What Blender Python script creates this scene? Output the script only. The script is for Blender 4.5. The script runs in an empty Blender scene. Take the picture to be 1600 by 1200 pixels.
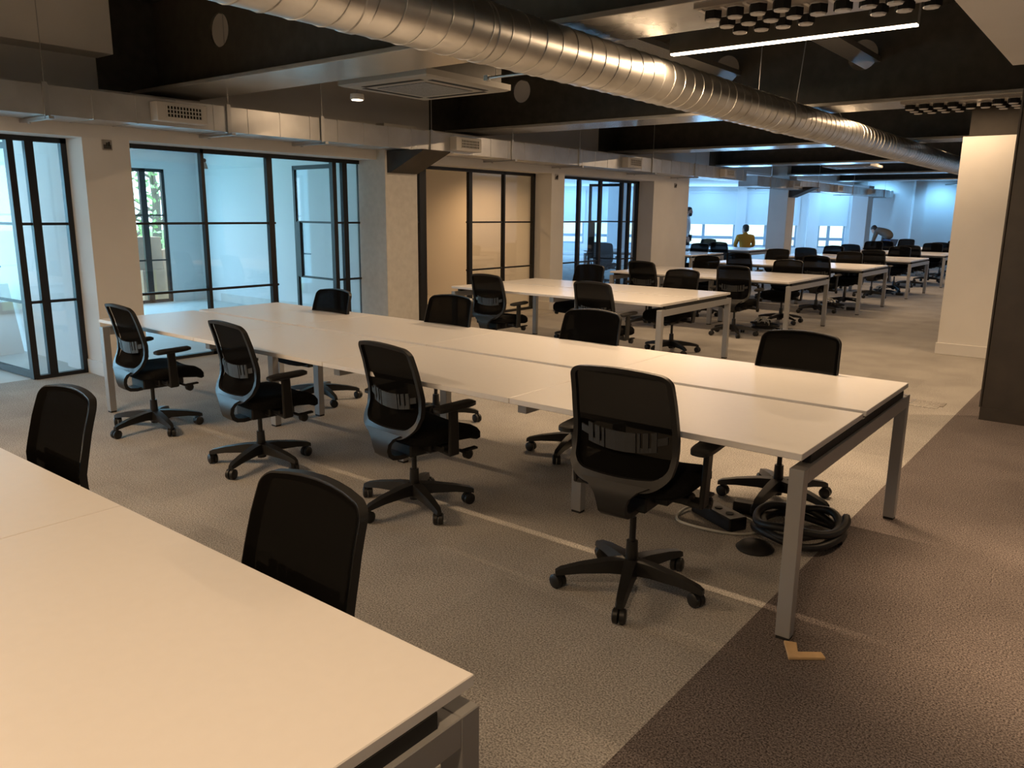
import bpy, bmesh, math, random
from mathutils import Vector, Matrix
random.seed(7)
C = bpy.context.scene.collection
SC = bpy.context.scene
R = math.radians
PI = math.pi

# ------------------------------------------------------------------ camera, world, exposure, lights
CAM_H = 1.56
F_PX, PITCH, YAW, ROLL = 1236.236, R(12.22994), R(38.19227), R(0.63859)
fw = Vector((-math.sin(YAW)*math.cos(PITCH), math.cos(YAW)*math.cos(PITCH), -math.sin(PITCH)))
rt = Vector((math.cos(YAW), math.sin(YAW), 0)); up = rt.cross(fw)
r2 = rt*math.cos(ROLL) + up*math.sin(ROLL); u2 = -rt*math.sin(ROLL) + up*math.cos(ROLL)
cd = bpy.data.cameras.new('camera'); cam = bpy.data.objects.new('camera', cd); C.objects.link(cam)
cd.sensor_width = 36; cd.lens = F_PX/1600*36; cd.clip_start = .05; cd.clip_end = 300
M = Matrix((r2, u2, -fw)).transposed().to_4x4(); M.translation = (0, 0, CAM_H); cam.matrix_world = M
SC.camera = cam
SC.view_settings.view_transform = 'Standard'; SC.view_settings.look = 'None'
SC.view_settings.exposure = 0.68; SC.view_settings.gamma = 1; SC.view_settings.use_curve_mapping = False
W = bpy.data.worlds.new('sky'); SC.world = W; W.use_nodes = True
bg = W.node_tree.nodes['Background']; bg.inputs[0].default_value = (.62, .84, 1, 1); bg.inputs[1].default_value = 3.0

WARM = (1, .68, .40); COOL = (.27, .58, 1.0); ROOM = (.25, .67, 1.0)
def area(name, loc, sx, sy, power, col, rot=(0, 0, 0), spread=180):
    l = bpy.data.lights.new(name, 'AREA'); l.shape = 'RECTANGLE'; l.size = sx; l.size_y = sy; l.energy = power; l.color = col
    l.spread = R(spread)
    o = bpy.data.objects.new(name, l); o.location = loc; o.rotation_euler = rot; C.objects.link(o); return o
def spot(name, loc, power, col, angle=100, blend=.6, rot=(0, 0, 0), size=.05):
    l = bpy.data.lights.new(name, 'SPOT'); l.energy = power; l.color = col; l.spot_size = R(angle); l.spot_blend = blend; l.shadow_soft_size = size
    o = bpy.data.objects.new(name, l); o.location = loc; o.rotation_euler = rot; C.objects.link(o); return o
# added fill lamps and linear pendants of the bays (the one in view has its fixture below)
area('pendant_and_fill_light', (-1.915, 5.08, 2.585), 1.46, .03, 42, WARM)
for px, py, pw in ((-1.9, .55, 5), (-4.9, .55, 44), (-1.9, -3.6, 30), (-4.9, -3.6, 45), (-6.6, -1.6, 30)):  # unseen; those farthest back and farthest left added as ambient fill
    area('pendant_and_fill_light', (px, py, 2.6), 1.5, .03, pw, WARM)
for py in (9.85, 14.4, 19.0, 23.6):
    area('pendant_and_fill_light', (-4.9, py, 2.75), 1.5, .04, 24, WARM)
    area('pendant_and_fill_light', (-2.0 if py < 10 else -3.7, py, 2.75), 1.5, .04, 15, WARM)
area('pendant_and_fill_light', (-4.3, 6.6, 2.9), 1.5, .04, 38, WARM)  # added unseen fill to brighten the long desk and upper left wall
# recessed lamps of the lowered soffit on the right
for px, py, pw, an in ((.30, 3.6, 190, 60), (.6, 5.6, 60, 100), (.7, 8.4, 130, 140)):
    spot('soffit_and_fill_lamp', (px, py, 2.6), pw, WARM, an, .7)
spot('soffit_and_fill_lamp', (-.45, .2, 2.6), 66, WARM, 140, .8)  # unseen fill, added to brighten the near carpet and corner desk
# daylight through the outer windows
area('daylight_meeting_room', (-12.85, 1.0, 1.3), 2.2, 5.0, 110, ROOM, (0, R(-90), 0))
area('daylight_meeting_room', (-12.85, 5.6, 1.25), 2.1, 3.2, 32, ROOM, (0, R(-90), 0))
WA = R(24.9); WD = Vector((math.cos(WA), math.sin(WA), 0)); WN = Vector((-math.sin(WA), math.cos(WA), 0)); W0 = Vector((-13, 27.6, 0))
def wp(s, n, z): return W0 + WD*s + WN*n + Vector((0, 0, z))
for s0, s1 in ((-5.8, -4.2), (-3.98, -2.3), (-.6, 1.25), (1.6, 3.4), (4.1, 5.05)):
    area('daylight_window', wp((s0+s1)/2, -.35, 1.3), s1-s0, 1.6, 32*(s1-s0), COOL, (R(90), 0, WA+PI))
area('bay_side_fill', (-19.9, 18.5, 1.4), 1.7, 8.0, 560, COOL, (0, R(-90), 0))  # added daylight fill; the bay's side wall has no window

# ------------------------------------------------------------------ materials
def mat(name, col, rough=.5, metal=0, spec=.5, noise=None, bump=None):
    m = bpy.data.materials.new(name); m.use_nodes = True; nt = m.node_tree; b = nt.nodes['Principled BSDF']
    b.inputs['Base Color'].default_value = (*col, 1); b.inputs['Roughness'].default_value = rough; b.inputs['Metallic'].default_value = metal
    b.inputs['Specular IOR Level'].default_value = spec
    if noise:
        sc, amt = noise
        tc = nt.nodes.new('ShaderNodeTexCoord'); nz = nt.nodes.new('ShaderNodeTexNoise'); nz.inputs['Scale'].default_value = sc; nz.inputs['Detail'].default_value = 4
        rp = nt.nodes.new('ShaderNodeValToRGB'); rp.color_ramp.elements[0].position = .3; rp.color_ramp.elements[1].position = .7
        rp.color_ramp.elements[0].color = (*[c*(1-amt) for c in col], 1); rp.color_ramp.elements[1].color = (*[min(1, c*(1+amt)) for c in col], 1)
        nt.links.new(tc.outputs['Object'], nz.inputs['Vector']); nt.links.new(nz.outputs['Fac'], rp.inputs['Fac']); nt.links.new(rp.outputs['Color'], b.inputs['Base Color'])
        if bump:
            bp = nt.nodes.new('ShaderNodeBump'); bp.inputs['Strength'].default_value = bump; bp.inputs['Distance'].default_value = .01
            nt.links.new(nz.outputs['Fac'], bp.inputs['Height']); nt.links.new(bp.outputs['Normal'], b.inputs['Normal'])
    return m
def carpet(name, lo, hi, tile):
    m = bpy.data.materials.new(name); m.use_nodes = True; nt = m.node_tree; b = nt.nodes['Principled BSDF']; L = nt.links.new
    b.inputs['Roughness'].default_value = .95; b.inputs['Specular IOR Level'].default_value = .1
    tc = nt.nodes.new('ShaderNodeTexCoord')
    n1 = nt.nodes.new('ShaderNodeTexNoise'); n1.inputs['Scale'].default_value = 150; n1.inputs['Detail'].default_value = 2; n1.inputs['Roughness'].default_value = .75
    n2 = nt.nodes.new('ShaderNodeTexNoise'); n2.inputs['Scale'].default_value = 2.2; n2.inputs['Detail'].default_value = 3
    rp = nt.nodes.new('ShaderNodeValToRGB'); rp.color_ramp.elements[0].position = .36; rp.color_ramp.elements[1].position = .64
    rp.color_ramp.elements[0].color = (*lo, 1); rp.color_ramp.elements[1].color = (*hi, 1)
    br = nt.nodes.new('ShaderNodeTexBrick'); br.offset = 0; br.inputs['Scale'].default_value = 1; br.inputs['Mortar Size'].default_value = 0
    br.inputs['Brick Width'].default_value = .5; br.inputs['Row Height'].default_value = .5
    br.inputs['Color1'].default_value = (1-tile, 1-tile, 1-tile, 1); br.inputs['Color2'].default_value = (1+tile, 1+tile, 1+tile, 1)
    mx = nt.nodes.new('ShaderNodeMix'); mx.data_type = 'RGBA'; mx.blend_type = 'MULTIPLY'; mx.inputs[0].default_value = 1; mx.clamp_result = False
    r2_ = nt.nodes.new('ShaderNodeMapRange'); r2_.inputs[1].default_value = .3; r2_.inputs[2].default_value = .7; r2_.inputs[3].default_value = .88; r2_.inputs[4].default_value = 1.12
    m2 = nt.nodes.new('ShaderNodeMix'); m2.data_type = 'RGBA'; m2.blend_type = 'MULTIPLY'; m2.inputs[0].default_value = 1
    L(tc.outputs['Object'], n1.inputs['Vector']); L(tc.outputs['Object'], n2.inputs['Vector']); L(tc.outputs['Object'], br.inputs['Vector'])
    L(n1.outputs['Fac'], rp.inputs['Fac']); L(rp.outputs['Color'], mx.inputs[6]); L(br.outputs['Color'], mx.inputs[7])
    L(n2.outputs['Fac'], r2_.inputs[0]); L(mx.outputs[2], m2.inputs[6]); L(r2_.outputs[0], m2.inputs[7]); L(m2.outputs[2], b.inputs['Base Color'])
    bp = nt.nodes.new('ShaderNodeBump'); bp.inputs['Strength'].default_value = .25; bp.inputs['Distance'].default_value = .003
    L(n1.outputs['Fac'], bp.inputs['Height']); L(bp.outputs['Normal'], b.inputs['Normal'])
    return m
def emit(name, col, s):
    m = bpy.data.materials.new(name); m.use_nodes = True; nt = m.node_tree; nt.nodes.clear()
    e = nt.nodes.new('ShaderNodeEmission'); e.inputs[0].default_value = (*col, 1); e.inputs[1].default_value = s
    o = nt.nodes.new('ShaderNodeOutputMaterial'); nt.links.new(e.outputs[0], o.inputs[0]); return m
def see_through(name, shader, col, fac, tint=(1, 1, 1), rough=.02):
    m = bpy.data.materials.new(name); m.use_nodes = True; nt = m.node_tree; nt.nodes.clear()
    t = nt.nodes.new('ShaderNodeBsdfTransparent'); t.inputs[0].default_value = (*tint, 1)
    g = nt.nodes.new(shader); g.inputs['Color'].default_value = (*col, 1)
    if 'Roughness' in g.inputs: g.inputs['Roughness'].default_value = rough
    x = nt.nodes.new('ShaderNodeMixShader'); x.inputs[0].default_value = fac
    o = nt.nodes.new('ShaderNodeOutputMaterial')
    nt.links.new(t.outputs[0], x.inputs[1]); nt.links.new(g.outputs[0], x.inputs[2]); nt.links.new(x.outputs[0], o.inputs[0]); return m

M_ = dict(
    wall=mat('white_wall_paint', (.70, .68, .65), .8, spec=.2, noise=(3, .03)),
    roomwall=mat('meeting_room_white_paint', (.80, .80, .80), .8, spec=.2),
    rough=mat('rough_plaster', (.64, .62, .58), .9, spec=.1, noise=(14, .06), bump=.25),
    trim=mat('white_skirting_paint', (.66, .64, .61), .5),
    black=mat('black_ceiling_paint', (.066, .060, .048), .5, noise=(9, .2)),
    flange=mat('grey_primer_steel', (.40, .39, .37), .24, metal=.5, noise=(6, .12)),
    light_carpet=carpet('light_carpet', (.175, .165, .15), (.58, .55, .51), .06),
    dark_carpet=carpet('dark_carpet', (.035, .028, .027), (.25, .215, .205), .05),
    floorboard=mat('pale_vinyl', (.55, .54, .52), .5, noise=(2, .05)),
    desk=mat('white_laminate', (.79, .77, .75), .32, noise=(30, .01)),
    deskedge=mat('desk_frame_grey', (.36, .36, .36), .38, metal=.35),
    foot=mat('black_rubber', (.012, .012, .012), .7),
    plastic=mat('black_chair_plastic', (.014, .0135, .013), .42, spec=.4),
    fabric=mat('black_seat_fabric', (.010, .0095, .009), .95, spec=.1, noise=(160, .3), bump=.2),
    lumbar=mat('grey_lumbar_plastic', (.032, .034, .036), .45),
    gas=mat('dark_steel', (.05, .05, .05), .3, metal=.8),
    frame=mat('black_window_frame', (.008, .008, .009), .45),
    duct=mat('galvanised_duct', (.60, .59, .57), .37, metal=1, noise=(5, .12)),
    rduct=mat('galvanised_sheet', (.54, .54, .54), .34, metal=.75, noise=(4, .1)),
    rail=mat('zinc_channel', (.5, .5, .5), .4, metal=.9),
    grille=mat('grille_plastic', (.55, .53, .50), .5),
    hole=mat('black_void', (.006, .006, .006), .9),
    ac=mat('air_conditioner_plastic', (.27, .26, .24), .5),
    acg=mat('air_conditioner_grille', (.17, .18, .19), .6, noise=(60, .3)),
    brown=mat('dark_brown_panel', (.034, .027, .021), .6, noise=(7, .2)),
    wood=mat('cardboard', (.62, .42, .22), .8, noise=(20, .1)),
    box=mat('brown_carton', (.55, .36, .25), .85, noise=(5, .1)),
    cable=mat('black_cable', (.012, .012, .013), .45),
    wcable=mat('white_cable', (.6, .6, .55), .5),
    plate=mat('steel_plate', (.34, .31, .28), .4, metal=.5),
    blind=mat('white_roller_blind', (.80, .82, .84), .8),
    winframe=mat('grey_window_frame', (.38, .46, .55), .5),
    skin=mat('skin', (.52, .30, .22), .6), hair=mat('dark_hair', (.03, .022, .018), .7),
    mustard=mat('mustard_jumper', (.50, .22, .02), .9), white=mat('white_shirt', (.72, .74, .78), .9),
    hoodie=mat('grey_hoodie', (.12, .115, .105), .95), jeans=mat('blue_jeans', (.05, .10, .22), .9), dark=mat('dark_trousers', (.015, .015, .018), .9),
    brick=mat('brickwork', (.60, .45, .40), .9, noise=(4, .2)), leaf=mat('green_foliage', (.42, .62, .30), .8, noise=(6, .4)), bark=mat('tree_bark', (.16, .13, .10), .9),
    grass=mat('lawn', (.20, .34, .10), .95, noise=(12, .3)), paving=mat('pale_paving', (.5, .5, .48), .9, noise=(3, .1)),
)
M_['brick'] = None
def brickmat():
    m = bpy.data.materials.new('brickwork'); m.use_nodes = True; nt = m.node_tree; b = nt.nodes['Principled BSDF']
    t = nt.nodes.new('ShaderNodeTexBrick'); t.inputs['Scale'].default_value = 4; t.inputs['Color1'].default_value = (.86, .76, .72, 1); t.inputs['Color2'].default_value = (.88, .82, .80, 1); t.inputs['Mortar'].default_value = (.9, .9, .9, 1)
    tc = nt.nodes.new('ShaderNodeTexCoord'); nt.links.new(tc.outputs['Object'], t.inputs['Vector']); nt.links.new(t.outputs['Color'], b.inputs['Base Color']); b.inputs['Roughness'].default_value = .9; return m
M_['brick'] = brickmat()
M_['glass'] = see_through('clear_glass', 'ShaderNodeBsdfGlossy', (1, 1, 1), .055, (.96, .98, .99))
M_['mesh'] = see_through('black_chair_mesh', 'ShaderNodeBsdfDiffuse', (.006, .0056, .0052), .985)
M_['led'] = emit('warm_led_strip', (1, .80, .58), 9)
M_['led_small'] = emit('warm_lamp_face', (1, .85, .65), 5)
M_['led_cool'] = emit('cool_lamp_face', (.85, .95, 1), 6)
def traymat():
    m = bpy.data.materials.new('perforated_tray'); m.use_nodes = True; nt = m.node_tree; b = nt.nodes['Principled BSDF']
    t = nt.nodes.new('ShaderNodeTexBrick'); t.inputs['Scale'].default_value = 22; t.inputs['Mortar Size'].default_value = .025
    t.inputs['Color1'].default_value = (.03, .03, .03, 1); t.inputs['Color2'].default_value = (.03, .03, .03, 1); t.inputs['Mortar'].default_value = (.55, .54, .52, 1)
    tc = nt.nodes.new('ShaderNodeTexCoord'); nt.links.new(tc.outputs['Object'], t.inputs['Vector']); nt.links.new(t.outputs['Color'], b.inputs['Base Color']); b.inputs['Roughness'].default_value = .4; return m
M_['tray'] = traymat()

# ------------------------------------------------------------------ mesh helpers
class MB:
    def __init__(s): s.v = []; s.f = []; s.mi = []; s.cur = 0
    def add(s, vs, fs):
        o = len(s.v); s.v += [tuple(v) for v in vs]; s.f += [tuple(i+o for i in f) for f in fs]; s.mi += [s.cur]*len(fs); return s
    def box(s, x0, x1, y0, y1, z0, z1):
        return s.add([(x0,y0,z0),(x1,y0,z0),(x1,y1,z0),(x0,y1,z0),(x0,y0,z1),(x1,y0,z1),(x1,y1,z1),(x0,y1,z1)],
                     [(3,2,1,0),(4,5,6,7),(0,1,5,4),(1,2,6,5),(2,3,7,6),(3,0,4,7)])
    def hexa(s, b, t):
        return s.add(list(b)+list(t), [(3,2,1,0),(4,5,6,7),(0,1,5,4),(1,2,6,5),(2,3,7,6),(3,0,4,7)])
    def bar(s, p, q, w, h, w2=None, h2=None, upv=(0,0,1)):
        p, q = Vector(p), Vector(q); d = (q-p).normalized(); u = Vector(upv)
        if abs(d.dot(u)) > .98: u = Vector((0,1,0))
        x = d.cross(u).normalized(); y = x.cross(d)
        w2 = w2 or w; h2 = h2 or h
        f = lambda c, a, b: [c-x*a/2-y*b/2, c+x*a/2-y*b/2, c+x*a/2+y*b/2, c-x*a/2+y*b/2]
        return s.hexa(f(p, w, h), f(q, w2, h2))
    def tube(s, pts, r, n=10, cap=True, closed=False):
        pts = [Vector(p) for p in pts]; rs = r if isinstance(r, (list, tuple)) else [r]*len(pts); N = len(pts); rings = []; prev = None
        for i, p in enumerate(pts):
            a = pts[i-1] if (i or closed) else p; b = pts[(i+1) % N] if (i < N-1 or closed) else p
            d = (b-a).normalized()
            if prev is None:
                u = Vector((0,0,1)) if abs(d.z) < .9 else Vector((1,0,0)); x = d.cross(u).normalized()
            else: x = (prev - d*prev.dot(d)).normalized()
            prev = x; y = d.cross(x)
            rings.append([p + (x*math.cos(2*PI*k/n) + y*math.sin(2*PI*k/n))*rs[i] for k in range(n)])
        vs = [v for g in rings for v in g]; fs = []
        for i in range(N if closed else N-1):
            j = (i+1) % N
            for k in range(n): fs.append((i*n+k, i*n+(k+1)%n, j*n+(k+1)%n, j*n+k))
        if cap and not closed: fs.append(tuple(range(n-1, -1, -1))); fs.append(tuple((N-1)*n+k for k in range(n)))
        return s.add(vs, fs)
    def lathe(s, prof, n=20, loc=(0,0,0), axis='z'):
        vs = []; fs = []; L = len(prof)
        for (r, z) in prof:
            for k in range(n):
                a = 2*PI*k/n; p = (r*math.cos(a), r*math.sin(a), z)
                if axis == 'x': p = (p[2], p[0], p[1])
                if axis == 'y': p = (p[1], p[2], p[0])
                vs.append((p[0]+loc[0], p[1]+loc[1], p[2]+loc[2]))
        for i in range(L-1):
            for k in range(n): fs.append((i*n+k, i*n+(k+1)%n, (i+1)*n+(k+1)%n, (i+1)*n+k))
        fs.append(tuple(range(n-1,-1,-1))); fs.append(tuple((L-1)*n+k for k in range(n)))
        return s.add(vs, fs)
    def loft(s, loops, cap0=True, cap1=True):
        n = len(loops[0]); vs = [v for l in loops for v in l]; fs = []
        for i in range(len(loops)-1):
            for k in range(n): fs.append((i*n+k, i*n+(k+1)%n, (i+1)*n+(k+1)%n, (i+1)*n+k))
        if cap0: fs.append(tuple(range(n-1,-1,-1)))
        if cap1: fs.append(tuple((len(loops)-1)*n+k for k in range(n)))
        return s.add(vs, fs)
    def prism(s, poly, axis, a, b):
        f = {'x': lambda p, t: (t, p[0], p[1]), 'y': lambda p, t: (p[0], t, p[1]), 'z': lambda p, t: (p[0], p[1], t)}[axis]
        return s.loft([[f(p, a) for p in poly], [f(p, b) for p in poly]])
    def build(s, name, m, parent=None, smooth=None, bevel=0, loc=None, bseg=1):
        me = bpy.data.meshes.new(name); me.from_pydata(s.v, [], s.f)
        ms = m if isinstance(m, (list, tuple)) else [m]
        for k in ms: me.materials.append(k)
        for p, i in zip(me.polygons, s.mi): p.material_index = i
        b = bmesh.new(); b.from_mesh(me); bmesh.ops.recalc_face_normals(b, faces=b.faces)
        if bevel:
            es = [e for e in b.edges if e.is_manifold and e.calc_face_angle(0) > R(35)]
            bmesh.ops.bevel(b, geom=es, offset=bevel, segments=bseg, affect='EDGES', profile=.5, clamp_overlap=True)
        b.to_mesh(me); b.free()
        if smooth is not None:
            for p in me.polygons: p.use_smooth = True
            me.set_sharp_from_angle(angle=R(smooth))
        o = bpy.data.objects.new(name, me); C.objects.link(o)
        if parent: o.parent = parent
        if loc: o.location = loc
        return o
def tag(o, label, cat, group=None, kind=None):
    o['label'] = label; o['category'] = cat
    if group: o['group'] = group
    if kind: o['kind'] = kind
    return o
def thing(name, label, cat, loc=(0,0,0), rz=0, group=None, kind=None):
    o = bpy.data.objects.new(name, None); o.empty_display_size = .1; C.objects.link(o); o.location = loc; o.rotation_euler = (0,0,rz)
    return tag(o, label, cat, group, kind)
def struct(o, label, cat): return tag(o, label, cat, kind='structure')
def copy_tree(o, parent=None):
    c = o.copy(); C.objects.link(c)
    if parent: c.parent = parent
    for ch in list(o.children): copy_tree(ch, c)
    return c

# ------------------------------------------------------------------ floor
GX, PX = -7.9, -7.55            # glazing plane, pier face
m = MB()
m.add([(-1.02,-6,0),(4,-6,0),(4,10.25,0),(-1.02,10.25,0)], [(0,1,2,3)])
m.mi = [1]
m.add([(-7.95,-6,0),(-1.02,-6,0),(-1.02,10.25,0),(-1.02,33.3,0),(-7.95,30.1,0)], [(0,1,2,3,4)])
m.add([(-1.02,10.25,0),(4,10.25,0),(4,35.6,0),(-1.02,33.3,0)], [(0,1,2,3)])
m.add([(-20,14.1,0),(-7.95,14.1,0),(-7.95,30.1,0),(-20,24.5,0)], [(0,1,2,3)])
struct(m.build('floor', [M_['light_carpet'], M_['dark_carpet']]), 'carpet floor, beige tiles with a dark brown walkway strip', 'floor')
m = MB(); m.add([(-13,-6,0),(-7.95,-6,0),(-7.95,14.1,0),(-13,14.1,0)], [(0,1,2,3)])
struct(m.build('floor', M_['floorboard']), 'pale floor of the glazed meeting rooms', 'floor')

# ------------------------------------------------------------------ ceiling slab and beams
m = MB(); m.prism([(-8.2,-6),(4,-6),(4,35.7),(-8.2,30.0)], 'z', 3.55, 3.7)
struct(m.build('ceiling', M_['black']), 'black painted ceiling slab above the steel beams', 'ceiling')
m = MB(); m.box(-13.2, -7.92, -6, 14.1, 2.5, 2.6)
struct(m.build('ceiling', M_['roomwall']), 'white ceiling of the glazed meeting rooms', 'ceiling')
m = MB(); m.prism([(-20,14.1),(-7.92,14.1),(-7.92,30.1),(-20,24.5)], 'z', 2.55, 2.7)
struct(m.build('ceiling', M_['roomwall']), 'white ceiling over the far window bay', 'ceiling')
m = MB(); m.box(-.93, 4, -6, 6.95, 2.63, 3.5)
struct(m.build('ceiling', M_['wall']), 'lowered white soffit at the upper right', 'ceiling')

def beam(yn, holes, label, splice):
    yw = yn+.3
    t = thing('beam', label, 'beam', (0, 0, 0), kind='structure')
    MB().box(-7.9, 3.9, yn, yn+.6, 2.63, 2.665).build('flange', [M_['flange']], t, bevel=.004)
    MB().box(-7.9, 3.9, yn+.1, yn+.5, 3.5, 3.55).build('top_flange', M_['black'], t)
    m = MB(); z0, z1 = 2.665, 3.5; r = .145; xs = -7.9; N = 24
    for hx, hz in sorted(holes):
        a, b = hx-.3, hx+.3
        if a > xs: m.box(xs, a, yw-.01, yw+.01, z0, z1)
        ring, sq = [], []
        for k in range(N):
            an = 2*PI*(k+.5)/N; c, s_ = math.cos(an), math.sin(an); ring.append((hx+r*c, hz+r*s_))
            q = max(abs(c)/.3, abs(s_)/((z1-hz) if s_ > 0 else (hz-z0))); sq.append((hx+c/q, hz+s_/q))
        for y_, fl in ((yw-.01, 0), (yw+.01, 1)):
            vs = [(p[0], y_, p[1]) for p in ring]+[(p[0], y_, p[1]) for p in sq]
            m.add(vs, [(k, (k+1)%N, N+(k+1)%N, N+k) for k in range(N)])
            for (cx, cz) in ((a, z0), (b, z0), (b, z1), (a, z1)):      # corner fillers
                i = min(range(N), key=lambda k: (sq[k][0]-cx)**2+(sq[k][1]-cz)**2)
                for j in ((i+1)%N, (i-1)%N):
                    m.add([(sq[i][0], y_, sq[i][1]), (cx, y_, cz), (sq[j][0], y_, sq[j][1])], [(0,1,2)])
        m.add([(p[0], yw-.01, p[1]) for p in ring]+[(p[0], yw+.01, p[1]) for p in ring], [(k, (k+1)%N, N+(k+1)%N, N+k) for k in range(N)])
        xs = b
    m.box(xs, 3.9, yw-.01, yw+.01, z0, z1)
    m.build('web', M_['black'], t)
    if splice:
        x0, x1 = splice
        MB().box(x0, x1, yn+.03, yn+.57, 2.605, 2.63).build('splice_plate', M_['plate'], t)
        b, w = MB(), MB(); nx = int((x1-x0)/.115)
        for i in range(nx):
            for j in range(3):
                x = x0+.07+i*(x1-x0-.12)/max(1, nx-1); y = yn+.12+j*.18
                if abs(i-nx/2) < .8 and j != 1: continue
                w.lathe([(.046, 2.600), (.046, 2.6055)], 10, (x, y, 0)); w.box(x-.055, x-.035, y-.07, y+.07, 2.599, 2.605)
                b.lathe([(.047, 2.560), (.047, 2.600)], 6, (x, y, 0)); 
                w.lathe([(.036, 2.553), (.040, 2.5605)], 8, (x, y, 0))
        b.build('bolt_row', M_['hole'], t); w.build('washer_row', M_['grille'], t)
    return t
BY = [4.03, 8.45, 12.75, 17.36, 22.0, 26.4, 31.0]
hs = [-7.0+1.4*k for k in range(7)]
names = ['nearest', 'second', 'third', 'fourth', 'fifth', 'sixth', 'farthest']
hx1 = [(-6.78, 3.13)]
hx2 = [(-6.77+1.43*k, 3.13) for k in range(5)]
for i, y in enumerate(BY):
    beam(y, hx1 if i == 0 else (hx2 if i == 1 else []), 'black steel ceiling beam with a grey lower flange, %s of the row' % names[i], (-2.02, -.93) if i < 2 else None)

# ------------------------------------------------------------------ left wall with openings
OP = [(-2.6, 3.37, 3.31), (3.80, 6.91, 6.72), (7.42, 10.58, 10.42), (10.92, 13.93, 13.9)]
HEAD = 2.175
m = MB()
piers = [(-6, -2.6), (3.375, 3.80), (6.915, 7.42), (10.56, 10.92), (13.93, 15.42)]
for a, b in piers: m.box(-8.0, PX, a, b, 0, 2.6)
ys = [p for q in piers for p in q]
for i in range(len(piers)-1): m.box(-8.0, PX, piers[i][1], piers[i+1][0], HEAD, 2.6)
m.box(-8.2, -7.9, -6, 30, 2.6, 3.55)
struct(m.build('wall_left', M_['wall']), 'white left wall of piers around the black framed glazing', 'wall')
for i, (a, b) in enumerate(piers):
    if i == 0: continue
    w = MB(); w.box(PX, PX+.015, a, b, 0, .14); w.box(-7.86, PX+.015, a-.015, a, 0, .14)
    if i == 4: w.box(-8.0, PX+.015, b, b+.015, 0, .14)
    struct(w.build('baseboard_left', M_['trim'], bevel=.004), 'white skirting board around the %s white pier' % ['', 'nearest', 'second', 'third', 'end'][i], 'skirting board')
for yb in BY[:4]:                    # black paint where the beams meet the wall
    m = MB(); m.box(-7.9, -7.885, yb-.3, yb+.72, 2.6, 3.5)
    struct(m.build('trim_beam_end', M_['black']), 'black painted patch on the upper left wall at a beam end', 'paint')
m = MB(); m.box(-7.9, -7.58, -6, 3.74, 2.92, 3.55)
struct(m.build('trim_bulkhead', M_['wall']), 'boxed white bulkhead high on the left wall', 'bulkhead')
# columns with brackets
def column(x0, x1, y0, y1, z1, label, mt, haunch=True):
    t = thing('column', label, 'column', kind='structure')
    MB().box(x0, x1, y0, y1, 0, z1).build('shaft', mt, t, bevel=.006)
    if haunch:
        h = MB(); h.prism([(x1, 2.02), (x1+.06, 2.02), (x1+.62, 2.26), (x1+.62, 2.275), (x1, 2.275)], 'y', y0+.03, y1-.05)
        h.build('bracket', M_['brown'], t, bevel=.003)
    return t
column(-7.9, -7.4, 6.86, 7.41, 2.6, 'rough plastered column with a dark bracket under the duct', M_['rough'])
column(-7.9, -7.4, 20.8, 21.35, 2.55, 'white column far off with a dark steel bracket', M_['wall'])
column(-7.9, -7.4, 28.3, 28.9, 2.55, 'white column close to the far corner of the office', M_['roomwall'], False)
column(-13.1, -12.6, 21.3, 21.8, 2.55, 'white column in the far window bay behind the glass screens', M_['roomwall'], False)

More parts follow.
